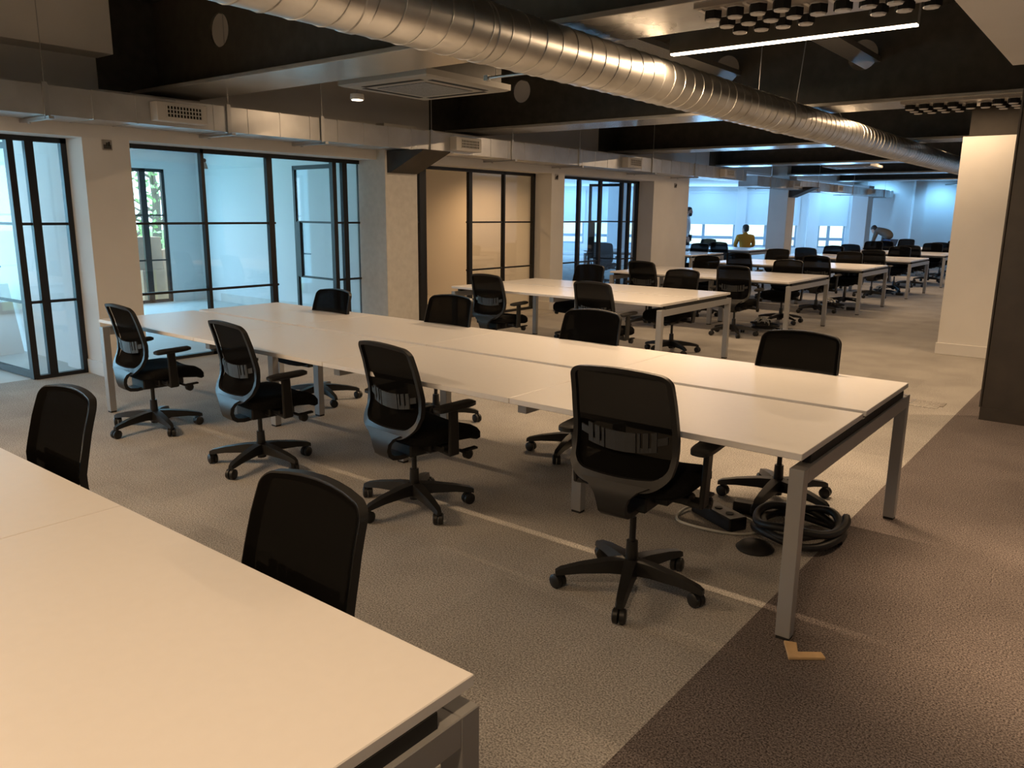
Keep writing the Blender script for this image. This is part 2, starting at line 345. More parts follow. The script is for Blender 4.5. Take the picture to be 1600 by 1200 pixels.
# ------------------------------------------------------------------ glazing screens
def glazing(n, y0, y1, mull, posts, door, label, leaf_ang=90, solid_gap=True):
    """frames and panes of one opening; door = (hinge y, free y) or None"""
    t = thing('window_%d' % n, label, 'glazed screen', kind='structure')
    f = MB(); x0, x1 = GX-.03, GX+.03
    f.box(x0, x1, y0, y1, HEAD-.045, HEAD); f.box(x0, x1, y1-.05, y1, 0, HEAD); f.box(x0, x1, y0, y0+.05, 0, HEAD)
    for p in mull: f.box(x0, x1, p-.018, p+.018, 0, HEAD)
    f.build('frame', M_['frame'], t)
    for p in posts: MB().box(x0+.004, x1-.002, p-.036, p+.036, 0, HEAD).build('post', M_['frame'], t)
    # bays
    gap = (min(door), max(door)) if door else (99, 99)
    edges = sorted([y0+.035, y1-.035]+list(mull)+list(posts)+[gap[0], gap[1]] if door else [y0+.035, y1-.035]+list(mull)+list(posts))
    tr = MB()
    for a, b in zip(edges, edges[1:]):
        if b-a < .05 or (a >= gap[0]-.02 and b <= gap[1]+.02): continue
        MB().box(GX-.005, GX+.005, a, b, .03, HEAD-.03).build('glass_pane', M_['glass'], t)
        for z in (.71, 1.412): tr.box(GX-.018, GX+.018, a, b, z-.012, z+.012)
        tr.box(x0, x1, a, b, 0, .035)
    tr.build('glazing_bar', M_['frame'], t)
    if door:
        hy, fy = door; w = abs(fy-hy); sgn = 1 if fy > hy else -1
        d = thing('door_%d' % n, label.replace('glazed screen', 'glass door leaf standing open').replace('black framed', 'black framed'), 'door', (GX, hy, 0), kind='structure')
        # local: leaf runs along +X from the hinge, then rotated
        d.rotation_euler = (0, 0, R(leaf_ang))
        q = MB(); H_ = HEAD-.06
        q.box(0, w, -.02, .02, .01, .07); q.box(0, w, -.02, .02, H_-.05, H_); q.box(w-.045, w, -.02, .02, .01, H_); q.box(-.03, .04, -.028, .028, .005, H_+.02)
        q.build('leaf_frame', M_['frame'], d)
        g = MB(); g.box(.04, w-.045, -.005, .005, .07, H_-.05); g.build('glass_pane', M_['glass'], d)
        b = MB()
        for z in (.71, 1.412): b.box(.04, w-.045, -.012, .012, z-.012, z+.012)
        b.build('glazing_bar', M_['frame'], d)
        h = MB(); h.box(w-.13, w-.045, -.024, .024, .71, 1.412); h.build('lock_plate', M_['frame'], d)
        hh = MB(); hh.tube([(w-.08, -.03, 1.0), (w-.08, -.075, 1.0), (w-.2, -.075, 1.0)], .01, 8); hh.build('handle', M_['gas'], d)
    return t
glazing(1, -2.6, 3.375, [-1.2, .3], [1.95, 3.06], (2.905, 2.03), 'black framed glazed screen at the left edge by the white pier', 182)
glazing(2, 3.80, 6.915, [4.72], [5.54, 6.625], (6.465, 5.60), 'black framed glazed screen behind the long desk', 176)
glazing(3, 7.42, 10.56, [9.77], [7.96, 8.98], (8.02, 8.92), 'black framed glazed screen of the warm lit tan meeting room', 176)
glazing(4, 10.92, 13.93, [11.85], [12.56, 13.59], (13.32, 12.62), 'black framed glazed screen nearest the far window bay', 182)
# meeting-room partitions
m = MB(); m.box(-13, -8.0, 3.45, 3.6, 0, 2.5); m.box(-8.35, -8.0, 3.38, 3.45, 0, 2.5); struct(m.build('wall_partition', M_['roomwall']), 'white partition wall between the two nearest meeting rooms', 'wall')
m = MB(); m.box(-13, -8.0, 7.66, 7.78, 0, 2.5); struct(m.build('wall_partition', M_['roomwall']), 'white partition wall seen through the screen behind the long desk', 'wall')
m = MB(); m.box(-12.45, -8.0, 7.645, 7.66, 0, .14); struct(m.build('baseboard_partition', M_['trim']), 'white skirting at the foot of the meeting room partition', 'skirting board')
m = MB(); m.box(-13, -8.0, 10.9, 11.02, 0, 2.5); struct(m.build('wall_partition', M_['roomwall']), 'tan lit partition wall inside the third meeting room', 'wall')
m = MB(); m.box(-13.1, -13, 7.78, 10.9, 0, 2.5); m.box(-11.6, -11.5, 11.02, 14.1, 0, 2.5); m.box(-13.1, -13, -6, -2, 0, 2.5); m.box(-13.1, -13, 7.09, 7.78, 0, 2.5); m.box(-13.1, -13, 3.3, 4.0, 0, 2.5)
m.box(-13.1, -13, -2, 3.3, 2.2, 2.5); m.box(-13.1, -13, 4.0, 7.09, 2.2, 2.5)
struct(m.build('wall_outer', M_['roomwall']), 'white outer wall of the meeting rooms', 'wall')
def outer(n, y0, y1, posts, mulls, label):
    t = thing('window_%d' % n, label, 'window', kind='structure'); f = MB(); x0, x1 = -13.08, -13.02
    f.box(x0, x1, y0, y1, 2.15, 2.2); f.box(x0, x1, y1-.05, y1, 0, 2.2); f.box(x0, x1, y0, y0+.05, 0, 2.2); f.box(x0, x1, y0, y1, 0, .05)
    for p in posts: f.box(x0, x1, p-.05, p+.05, 0, 2.2)
    for z in (.71, 1.45): f.box(x0+.015, x1-.015, y0, y1, z-.012, z+.012)
    f.build('frame', M_['frame'], t); MB().box(-13.055, -13.045, y0, y1, .03, 2.17).build('glass_pane', M_['glass'], t)
outer(5, 4.0, 7.09, [6.72, 6.5, 5.3], [], 'tall black framed outer window with trees behind it')
outer(6, -2, 3.3, [-.5, 1.0], [], 'outer window of the nearest meeting room')
# glass screen between the fourth room and the window bay
t = thing('window_7', 'slim framed glass screen facing the far window bay', 'glazed screen', kind='structure')
f = MB(); f.box(-11.5, -8.0, 14.08, 14.12, 2.42, 2.5)
for x in (-11.4, -10.25, -9.35, -8.05): f.box(x-.015, x+.015, 14.08, 14.12, 0, 2.5)
f.box(-11.5, -8.0, 14.08, 14.12, 0, .04); f.build('frame', M_['frame'], t)
MB().box(-11.5, -8.0, 14.095, 14.105, .04, 2.42).build('glass_pane', M_['glass'], t)

# ------------------------------------------------------------------ far window wall
WIN = [(-5.8, -4.3), (-3.98, -2.35), (-.6, 1.25), (1.62, 3.4), (4.12, 5.02)]
SILL, HD, TOP = .44, 2.22, 2.75
def wbox(m, s0, s1, n0, n1, z0, z1):
    return m.hexa([wp(s0,n0,z0), wp(s1,n0,z0), wp(s1,n1,z0), wp(s0,n1,z0)], [wp(s0,n0,z1), wp(s1,n0,z1), wp(s1,n1,z1), wp(s0,n1,z1)])
m = MB(); e = -8.5
for a, b in WIN+[(13.5, 13.5)]:
    wbox(m, e, a, 0, .3, 0, TOP); 
    if b > a: wbox(m, a, b, 0, .3, 0, SILL); wbox(m, a, b, 0, .3, HD, TOP)
    e = b
wbox(m, 3.71, 4.1, -.25, 0, 0, TOP); wbox(m, 1.27, 1.6, -.1, 0, 0, TOP); wbox(m, 7.1, 7.45, -.3, 0, 0, TOP); wbox(m, 4.6, 13.5, 0, .3, TOP, 3.55)
struct(m.build('wall_far', M_['roomwall']), 'white far wall with windows and pilasters', 'wall')
for k, (a, b) in enumerate(WIN):
    pos = ['leftmost', 'through the last glass screen by its right post', 'beside the standing person', 'behind the person in mustard', 'right of the far white column'][k]
    if k == 0: pos = 'leftmost through the glass screens'
    t = thing('window_%d' % (8+k), 'low far window, %s' % pos, 'window', kind='structure')
    f = MB(); mid = a+(b-a)*.40
    wbox(f, a, b, .06, .12, SILL, SILL+.06); wbox(f, a, b, .06, .12, HD-.05, HD); wbox(f, a, a+.06, .06, .12, SILL, HD); wbox(f, b-.06, b, .06, .12, SILL, HD)
    wbox(f, mid-.05, mid+.05, .06, .12, SILL, HD); wbox(f, a, b, .05, .13, .70, .80); f.build('frame', M_['winframe'], t)
    g = MB(); wbox(g, a, b, .085, .095, SILL, HD); g.build('glass_pane', M_['glass'], t)
    q = MB(); wbox(q, a-.05, b+.05, -.03, -.02, 1.24, 2.36); wbox(q, a-.05, b+.05, -.04, -.01, 1.215, 1.24); wbox(q, a-.05, b+.05, -.07, -.005, 2.33, 2.40)
    tag(q.build('roller_blind', M_['blind']), 'white roller blind half lowered, window %s' % pos, 'blind', 'roller blinds on the far windows')
# wall-washing lamps along the far wall
for s, pw in ((-4.8, 26), (-3.0, 26), (.3, 15), (2.2, 15), (4.5, 32), (6.1, 75), (8.0, 42), (9.6, 30)):
    p = wp(s, -.8, 2.5); spot('wall_washer', p, pw, (.22, .58, 1), 150, .9, (R(40), 0, WA), .15)

# ------------------------------------------------------------------ right side walls, far closure
m = MB(); m.box(-1.755, .6, 10.25, 10.55, 0, 2.432); struct(m.build('wall_right', M_['wall']), 'beige lit white wall stub at the right of the aisle', 'wall')
m = MB(); m.box(-1.77, .6, 10.235, 10.25, 0, .135); struct(m.build('baseboard_right', M_['trim'], bevel=.004), 'white skirting at the foot of the right wall stub', 'skirting board')
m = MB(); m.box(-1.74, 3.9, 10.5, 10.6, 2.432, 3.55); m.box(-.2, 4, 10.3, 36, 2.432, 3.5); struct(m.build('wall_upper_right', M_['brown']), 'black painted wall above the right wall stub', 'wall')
m = MB(); m.box(-1.75, -1.6, 10.55, 36, 0, 2.432); struct(m.build('wall_right_aisle', M_['wall']), 'white wall running on behind the right wall stub', 'wall')
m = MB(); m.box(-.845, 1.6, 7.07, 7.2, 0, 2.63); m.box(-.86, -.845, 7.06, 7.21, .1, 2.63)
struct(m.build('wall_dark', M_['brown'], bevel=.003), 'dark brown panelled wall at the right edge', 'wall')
m = MB(); m.box(-.85, 1.6, 7.055, 7.07, 0, .1); struct(m.build('baseboard_dark', M_['brown']), 'dark skirting of the brown panelled wall', 'skirting board')
m = MB(); m.box(-8.2, 4.1, -6.1, -6, 0, 3.6); struct(m.build('wall_rear', M_['wall']), 'white wall behind the viewer', 'wall')
m = MB(); m.box(4, 4.1, -6, 36, 0, 3.6); struct(m.build('wall_far_right', M_['wall']), 'white side wall beyond the dark carpet', 'wall')
m = MB(); m.box(-20.1, -20, 14, 25, 0, 2.7); m.box(-20, -11.5, 14.0, 14.1, 0, 2.55); struct(m.build('wall_bay', M_['roomwall']), 'white side wall of the far window bay', 'wall')

# ------------------------------------------------------------------ outdoors
m = MB(); m.add([(-60,-30,-.05),(-13.1,-30,-.05),(-13.1,60,-.05),(-60,60,-.05)], [(0,1,2,3)]); m.add([(-13.1,60,-.05),(-13.1,27.9,-.05),(20,43.2,-.05),(20,60,-.05)], [(0,1,2,3)])
struct(m.build('ground', M_['grass']), 'lawn outside the meeting room windows', 'ground')
m = MB(); wbox(m, -26, 16, 9, 12, -.05, 4.5); tag(m.build('building', M_['brick']), 'pale brick building across from the far windows', 'building', kind='structure')
def tree(x, y, h, label):
    t = thing('tree', label, 'tree', (x, y, -.05)); rnd = random.Random(int(x*10+y))
    m = MB(); m.tube([(0,0,0),(.1,.05,h*.4),(.05,-.1,h*.8)], [.14,.1,.05], 8)
    for k in range(12):
        a = rnd.uniform(0, 2*PI); z = h*rnd.uniform(.2, .8); l = rnd.uniform(.8, 1.8)
        m.tube([(.05,0,z),(math.cos(a)*l*.5,math.sin(a)*l*.5,z+.3),(math.cos(a)*l,math.sin(a)*l,z+.35)], [.04,.025,.008], 5)
    m.build('trunk', M_['bark'], t)
    c = MB()
    for k in range(600):
        a = rnd.uniform(0, 2*PI); rr = 1.9*math.sqrt(rnd.random()); z = h*rnd.uniform(.12, 1.0); s = rnd.uniform(.05, .10)
        p = Vector((math.cos(a)*rr, math.sin(a)*rr, z)); d1 = Vector((rnd.gauss(0,1), rnd.gauss(0,1), rnd.gauss(0,1))).normalized(); d2 = d1.orthogonal().normalized()
        c.add([p-d1*s, p+d2*s*.5, p+d1*s, p-d2*s*.5], [(0,1,2,3)])
    c.build('foliage', M_['leaf'], t)
tree(-17.5, 8.6, 4.2, 'leafy tree outside the tall meeting room window')
tree(-20.5, 10.8, 4.6, 'second leafy tree farther out beyond the tall window')
# cartons outside the window
def carton(x, y, z, w, d, h, rz, label):
    t = thing('cardboard_box', label, 'box', (x, y, z), rz, 'cartons by the tall window')
    MB().box(-w/2, w/2, -d/2, d/2, 0, h).build('carton', M_['box'], t, bevel=.006)
    MB().box(-w/2-.002, w/2+.002, -.03, .03, .01, h+.003).build('packing_tape', M_['wood'], t)
carton(-13.6, 6.95, -.05, .45, .42, .58, .1, 'lower brown carton of the stack outside the tall window')
carton(-13.6, 6.96, .533, .42, .40, .55, -.1, 'upper brown carton of the stack outside the tall window')
carton(-13.75, 7.42, -.05, .35, .45, .9, .2, 'tall brown carton leaning by the stack outside the window')

# ------------------------------------------------------------------ table and board in the nearest meeting room
t = thing('trestle_table', 'white folding table inside the nearest meeting room', 'table', (-10.35, 2.82, 0))
MB().box(-.9, .42, -.55, .42, .70, .735).build('tabletop', M_['desk'], t, bevel=.004)
for x, y in ((-.8, .3), (.3, .3), (-.8, -.45), (.3, -.45)): MB().box(x-.035, x+.035, y-.035, y+.035, 0, .70).build('leg', M_['trim'], t)
m = MB(); m.bar((-.8, .3, .3), (.3, .3, .3), .03, .03); m.bar((-.8, -.45, .3), (.3, -.45, .3), .03, .03); m.build('stretcher', M_['trim'], t)
m = MB(); m.hexa([(-9.5,2.98,0),(-9.46,2.98,0),(-9.46,3.4,0),(-9.5,3.4,0)], [(-9.74,2.98,.74),(-9.70,2.98,.74),(-9.70,3.4,.74),(-9.74,3.4,.74)])
tag(m.build('leaning_board', M_['trim']), 'thin pale board leaning at the end of the folding table', 'board')

# ------------------------------------------------------------------ chairs
def make_chair():
    t = thing('office_chair', 'x', 'chair')
    def prof(z):       # y of the back surface at height z (sitter on +y side)
        v = (z-.43)/.49
        pts = [(-.05, -.195), (.08, -.186), (.28, -.138), (.45, -.136), (.75, -.170), (1.02, -.212)]
        for (a, ya), (b, yb) in zip(pts, pts[1:]):
            if v <= b or b > 1: return ya+(yb-ya)*max(0, min(1.1, (v-a)/(b-a)))
        return -.212
    HWP = [(0, .208), (.12, .222), (.3, .230), (.6, .226), (1, .214)]
    def hw(z):
        v = max(0, min(1, (z-.43)/.49))
        for (a, wa), (b, wb) in zip(HWP, HWP[1:]):
            if v <= b: return wa+(wb-wa)*(v-a)/(b-a)
        return .214
    WRAP = .025
    def outline(inset, insb, off, rt_=.042, rb=.08):
        z0, z1 = .43+insb, .92-inset; rt_ = max(.02, rt_-inset); rb = max(.03, rb-inset); L = []; P2 = []
        n = 8
        def arc(cz, r, side, a0, a1):
            for k in range(n+1):
                a = a0+(a1-a0)*k/n; z = cz+r*math.sin(a); P2.append((side*(hw(z)-inset-r+r*abs(math.cos(a))), z))
        def line(za, zb, side):
            for k in range(1, 8): z = za+(zb-za)*k/8; P2.append((side*(hw(z)-inset), z))
        def flat(z, xa, xb):
            for k in range(1, 6): P2.append((xa+(xb-xa)*k/6, z))
        line(z0+rb, z1-rt_, 1); arc(z1-rt_, rt_, 1, 0, PI/2); xt = P2[-1][0]; flat(z1, xt, -xt); arc(z1-rt_, rt_, -1, PI/2, 0)
        line(z1-rt_, z0+rb, -1); arc(z0+rb, rb, -1, 0, -PI/2); xb_ = P2[-1][0]; flat(z0, xb_, -xb_); arc(z0+rb, rb, 1, -PI/2, 0)
        for x, z in P2:
            v = (z-.43)/.49; z2 = z-(.022*(x/.22)**2)*max(0, min(1, (v-.75)/.25)) + (.025*(x/.22)**2)*max(0, min(1, (.25-v)/.25))
            L.append(Vector((x, prof(z2)+WRAP*(x/.22)**2+off, z2)))
        return L
    fr = MB(); ob, of = outline(0, 0, -.016), outline(0, 0, .010); ib, if_ = outline(.022, .05, -.012), outline(.022, .05, .008)
    fr.loft([if_, of, ob, ib, if_], False, False); fr.build('backrest_frame', M_['plastic'], t, smooth=50)
    # mesh stretched over the front of the frame
    P = MB(); base = outline(.006, .02, .013); cz = .69; loops = []
    for s in (1, .8, .55, .3, .06):
        L = []
        for v in base:
            x, z = v.x*s, cz+(v.z-cz)*s; L.append(Vector((x, prof(z)+WRAP*(x/.22)**2+.013, z)))
        loops.append(L)
    P.loft(loops, False, True); P.build('backrest_mesh', M_['mesh'], t, smooth=60)
    # lumbar pad with comb ends
    lb = MB()
    def lp(x0, x1, z0, z1):
        xs = [x0+(x1-x0)*k/3 for k in range(4)]
        f = lambda z, o: [Vector((x, prof(z)+.035*(x/.22)**2-.012+o-.012*(1-(x/.19)**2)*0, z-.03*(1-(x/.2)**2))) for x in xs]
        a, b, c, d = f(z0, -.004), f(z0, .004), f(z1, .004), f(z1, -.004)
        lb.loft([[a[i], b[i], c[i], d[i]] for i in range(4)])
    lp(-.065, .065, .605, .685)
    for s in (-1, 1):
        for k in range(3):
            x = .072+k*.033
            for (a, b, z0, z1) in ((x, x+.011, .605, .685), (x+.011, x+.022, .605, .625), (x+.022, x+.033, .605, .685)) if k < 2 else ((x, x+.011, .605, .685), (x+.011, x+.05, .63, .66)):
                lp(min(s*a, s*b), max(s*a, s*b), z0, z1)
    lb.build('lumbar_support', M_['lumbar'], t)
    # J shaped back support
    s_ = MB(); pr = [(-.190, .458, .15), (-.201, .435, .105), (-.207, .405, .075), (-.207, .37, .062), (-.198, .34, .06), (-.175, .322, .06), (-.13, .316, .06), (-.03, .325, .06)]
    L = []
    for i, (y, z, w) in enumerate(pr):
        a = pr[max(0, i-1)]; b = pr[min(len(pr)-1, i+1)]; d = Vector((0, b[0]-a[0], b[1]-a[1])).normalized(); nn = Vector((0, -d.z, d.y))*.012
        c = Vector((0, y, z)); L.append([c+Vector((-w,0,0))-nn, c+Vector((w,0,0))-nn, c+Vector((w,0,0))+nn, c+Vector((-w,0,0))+nn])
    s_.loft(L); s_.build('back_support', M_['plastic'], t, smooth=40)
    # seat
    se = MB(); loops = []
    for z, ins in ((.385, .035), (.39, .012), (.405, 0), (.435, 0), (.455, .012), (.466, .04), (.470, .11), (.471, .2)):
        L = []
        for k in range(40):
            a = 2*PI*k/40; c, s = math.cos(a), math.sin(a); n = 2/4.5
            x = (.25-ins)*math.copysign(abs(c)**n, c); y = .090+(.225-ins)*math.copysign(abs(s)**n, s)
            dz = -.055*max(0, (y-.165)/.15)**2 + .012*(abs(x)/.25)**2 - (.01 if z > .44 else 0)*math.cos(x*5)
            L.append(Vector((x, y, z+dz)))
        loops.append(L)
    se.loft(loops); se.build('seat', M_['fabric'], t, smooth=45)
    mc = MB(); mc.box(-.10, .10, -.10, .19, .315, .385); mc.box(-.16, .16, -.02, .12, .335, .388); mc.box(-.24, .24, .0, .07, .350, .388)
    me = mc.build('tilt_mechanism', M_['plastic'], t, bevel=.008)
    lv = MB(); lv.tube([(.10, .12, .345), (.24, .13, .338), (.285, .135, .335)], [.009, .009, .011], 8); lv.lathe([(.016, -.018), (.026, -.014), (.026, .014), (.016, .018)], 14, (.262, .15, .325), 'x'); lv.bar((.24, .13, .338), (.25, .22, .345), .03, .01)
    lv.build('lever', M_['plastic'], me)
    # arms
    for s in (-1, 1):
        a = MB(); a.bar((s*.20, .035, .36), (s*.285, .035, .352), .06, .022); a.bar((s*.285, .035, .345), (s*.30, .02, .60), .022, .065, .022, .055, upv=(0,1,0))
        ao = a.build('armrest', M_['plastic'], t, bevel=.006)
        p = MB(); lo = []
        for z, ins in ((.592, .012), (.597, 0), (.612, 0), (.618, .012)):
            lo.append([Vector((s*.295+(.046-ins)*math.copysign(abs(math.cos(q))**.55, math.cos(q)), .035+(.125-ins)*math.copysign(abs(math.sin(q))**.55, math.sin(q)), z+.006*math.sin(q))) for q in [2*PI*k/24 for k in range(24)]])
        p.loft(lo); p.build('arm_pad', M_['plastic'], ao, smooth=50)
    g = MB(); g.lathe([(.014, .16), (.014, .32)], 14); g.lathe([(.027, .045), (.028, .06), (.026, .17), (.024, .215)], 16); g.build('gas_column', M_['gas'], t, smooth=40)
    h = MB(); h.lathe([(.036, .062), (.05, .075), (.05, .105), (.042, .128), (.030, .135)], 20); hub = h.build('base_hub', M_['plastic'], t, smooth=40)
    for k in range(5):
        a = 2*PI*k/5; d = Vector((math.cos(a), math.sin(a), 0)); l = MB(); sd = Vector((-d.y, d.x, 0)); L = []
        for r, zt, zb, w in ((.03, .136, .075, .034), (.10, .132, .080, .031), (.22, .113, .076, .025), (.30, .094, .066, .020), (.322, .082, .062, .014)):
            c = d*r; L.append([c-sd*w+Vector((0,0,zb)), c+sd*w+Vector((0,0,zb)), c+sd*w*.75+Vector((0,0,zt)), c-sd*w*.75+Vector((0,0,zt))])
        l.loft(L); leg = l.build('leg', M_['plastic'], t, smooth=40)
        c = MB(); off = d*.302; ca = a+1.1+k*.9; wd = Vector((math.cos(ca), math.sin(ca), 0)); fwd = Vector((-wd.y, wd.x, 0))
        c.tube([off+Vector((0,0,.045)), off+Vector((0,0,.075))], .008, 8)
        ctr = off+fwd*.012+Vector((0,0,.031))
        for s in (-1, 1):
            L = []
            for tt, rr in ((.002, .026), (.005, .031), (.022, .031), (.027, .023)):
                L.append([ctr+wd*(s*tt)+(fwd*math.cos(2*PI*q/14)+Vector((0,0,1))*math.sin(2*PI*q/14))*rr for q in range(14)])
            c.loft(L)
        c.build('caster', M_['plastic'], leg, smooth=40)
    return t
proto = make_chair(); used = False
def place_chair(x, y, rz, label, group, lift=0, base=0):
    global used
    o = proto if not used else copy_tree(proto); used = True
    o.location = (x, y, 0); o.rotation_euler = (0, 0, R(rz)); o['label'] = label; o['group'] = group
    for ch in o.children:
        n = ch.name.split('.')[0]
        if n in ('leg', 'base_hub'):
            ch.rotation_euler = (0, 0, R(base))
        elif n == 'gas_column': pass
        else: ch.location = (0, 0, lift)
    return o

# ------------------------------------------------------------------ desks
TOPZ = .73
def make_desk(name, label, x0, x1, y0, bays, group=None, depth=1.61):
    """bench desk: two rows of tops, end frames and inset middle frames"""
    t = thing('bench_desk', label, 'desk', (x1, y0, 0), 0, group); L = x1-x0; bw = L/bays; D = depth
    for k in range(bays):
        for (a, b) in ((0, D/2-.025), (D/2+.025, D)):
            MB().box(-(k+1)*bw+.0015, -k*bw-.0015, a, b, TOPZ-.025, TOPZ).build('desktop', M_['desk'], t, bevel=.002)
    for e, xx in enumerate((-.055, -L)):
        lx0, lx1 = xx+(.012 if e == 0 else -.0), xx+.055+(.012 if e == 0 else 0)
        f = MB(); f.box(lx0, lx1, .05, D-.05, .61, .672); f.build('end_rail', M_['deskedge'], t, bevel=.002)
        for ly in (0.0, D-.05):
            g = MB(); g.box(lx0, lx1, ly, ly+.05, .012, .672); leg = g.build('leg', M_['deskedge'], t, bevel=.002)
            MB().box(lx0+.003, lx1-.003, ly+.003, ly+.047, 0, .012).build('foot', M_['foot'], leg)
        s = MB(); s.box(lx0+.012, lx1-.012, .10, D-.10, .672, .705); s.build('spacer_gap_shade', M_['foot'], t)  # spacers and the shaded gap between them drawn as one black strip
    for k in range(1, bays):
        x = -k*bw
        for ly in (.58, D-.63):
            g = MB(); g.box(x-.03, x+.03, ly, ly+.05, .012, .66); leg = g.build('leg', M_['deskedge'], t, bevel=.002)
            MB().box(x-.027, x+.027, ly+.003, ly+.047, 0, .012).build('foot', M_['foot'], leg)
        f = MB(); f.box(x-.025, x+.025, .1, D-.1, .64, .705); f.build('cross_rail', M_['deskedge'], t)
    r = MB()
    for ly in (.58, D-.63): r.box(-L+.06, -.06, ly, ly+.05, .64, .69)
    r.build('long_rail', M_['deskedge'], t)
    return t
make_desk('a', 'white bench desk in the near left corner, seen mostly from above', -6.2, -.858, -.62, 4)
make_desk('b', 'longest white bench desk in the middle, with eight chairs', -6.195, -.853, 2.76, 4)
ords = ['first', 'second', 'third', 'fourth', 'fifth', 'sixth']
DY = [6.70, 10.15, 13.45, 16.80, 20.10, 23.4]
for i, y in enumerate(DY):
    make_desk('c', 'short white four-seat bench desk, %s behind the long desk' % ords[i], -6.17, -3.50, y, 2, 'four-seat desks receding behind the long desk')
make_desk('l', 'bluish white bench desk in the window bay, nearer of two', -10.07, -7.4, 15.4, 2, 'desks in the window bay')
make_desk('l', 'bluish white bench desk in the window bay, in front of the person in mustard', -10.17, -7.5, 18.7, 2, 'desks in the window bay')

# chairs around the long desk
G = 'chairs around the long desk'
place_chair(-5.46, 2.76, -4, 'black mesh chair on the near side of the long desk, at its left end', G, .0, -4)
place_chair(-4.17, 2.77, -6, 'black mesh chair on the near side of the long desk, second from its left end', G, .0, 10)
place_chair(-2.91, 2.86, -7, 'black mesh chair on the near side of the long desk, leaning top, third from left', G, .0, -15)
place_chair(-1.525, 2.77, 4, 'largest black mesh chair, back turned, beside the right end of the long desk', G, .07, 0)
place_chair(-5.27, 4.10, 180, 'black chair across the long desk, in front of the open glass door', G, .0, 20)
place_chair(-4.05, 4.22, 180, 'black chair across the long desk, right of the plastered column', G, .03, 5)
place_chair(-2.80, 4.24, 180, 'black chair across the long desk, just before the first four-seat desk', G, .02, 30)
place_chair(-1.42, 4.20, 180, 'black chair across the long desk, nearest the coiled hose', G, .02, 18)
G = 'chairs behind the near corner desk'
place_chair(-3.05, 1.04, 180, 'black office chair behind the near corner desk, cut by its left part', G, -.01, 0)
place_chair(-1.60, 1.02, 178, 'black office chair behind the near corner desk, the larger front view', G, -.035, 0)
G = 'chairs around the four-seat desks'
for i, y in enumerate(DY):
    for side in (0, 1):
        for k, x in enumerate((-4.12, -5.45)):
            if i == 0 and side == 1 and k == 9: continue
            yy = (y-.15) if side == 0 else y+1.55
            if side == 0 and i == 0: yy = y-.02
            if i >= 2 and side == 1: yy = y+1.5
            jit = random.uniform(-6, 6)
            place_chair(x+random.uniform(-.04, .04), yy+random.uniform(-.04, .04), (0 if side == 0 else 180)+jit,
                        'black mesh chair, %s side of the %s four-seat desk, %s end' % (['near', 'far'][side], ords[i], ['aisle', 'glass screen'][k]), G, random.uniform(0, .03), random.uniform(0, 72))
G = 'chairs in the window bay'
place_chair(-8.05, 17.0, 180, 'black mesh chair in the window bay, nearer desk, beside the end pier', G, .0, 0)
place_chair(-9.4, 15.2, 20, 'black mesh chair seen through the last glass screen', G, .02, 0)
place_chair(-8.15, 18.6, 0, 'black mesh chair in the window bay, near side of the farther desk', G, .0, 0)
place_chair(-9.4, 20.4, 180, 'black mesh chair in the window bay, far side of the farther desk', G, .0, 0)
place_chair(-9.45, 17.05, 190, 'black mesh chair behind the glass screen, back to the first bay desk', G, .0, 0)

# ------------------------------------------------------------------ ventilation
t = thing('spiral_duct', 'large round galvanised spiral duct running along the ceiling', 'duct')
DX, DZ, DR = -2.842, 2.468, .150
m = MB(); m.lathe([(DR, -3.5), (DR, 31)], 40, (DX, 0, DZ), 'y'); m.build('pipe', M_['duct'], t, smooth=40)
m = MB(); NS = 24; m.tube([(DX+(DR+.0005)*math.cos(2*PI*k/NS), .4+.15*k/NS, DZ+(DR+.0005)*math.sin(2*PI*k/NS)) for k in range(NS*200)], .0042, 5)
m.build('spiral_seam', M_['duct'], t, smooth=40)
for y in (2.45, 3.32, 8.2):
    m = MB(); m.lathe([(DR+.001, y-.03), (DR+.005, y-.026), (DR+.005, y+.026), (DR+.001, y+.03)], 40, (DX, 0, DZ), 'y'); m.build('coupling', M_['duct'], t, smooth=40)
m = MB(); m.tube([(DX+(DR+.004)*math.cos(a), 7.6, DZ+(DR+.004)*math.sin(a)) for a in [2*PI*k/36 for k in range(36)]], .007, 6, closed=True); m.build('clamp_band', M_['rail'], t)
# hanging wires
tag(MB().tube([(-2.70, 7.6, 2.56), (-2.62, 7.6, 3.55)], .004, 6).build('hanger_rod', M_['rail']), 'thin steel rod holding the round duct clamp', 'rod', 'hanger rods of the round duct')
tag(MB().tube([(-2.86, 7.1, 2.63), (-2.86, 7.1, 3.55)], .004, 6).build('hanger_rod', M_['rail']), 'thin steel rod left of the duct clamp rod', 'rod', 'hanger rods of the round duct')
m = MB(); m.tube([(-2.84, 9.0, 2.98), (-2.84, 9.0, 2.80)], .006, 6); m.tube([(-2.84, 9.0, 2.80), (-2.95, 9.15, 2.60)], .004, 6); m.tube([(-2.84, 9.0, 2.80), (-2.75, 9.15, 2.60)], .004, 6); m.tube([(-2.84, 9.0, 2.80), (-2.72, 8.9, 2.85)], .004, 6); m.lathe([(.015, 2.79), (.02, 2.81), (.015, 2.83)], 8, (-2.84, 9.0, 0))
tag(m.build('wire_hanger', M_['wcable']), 'Y-shaped wire hanger above the far part of the round duct', 'wire')

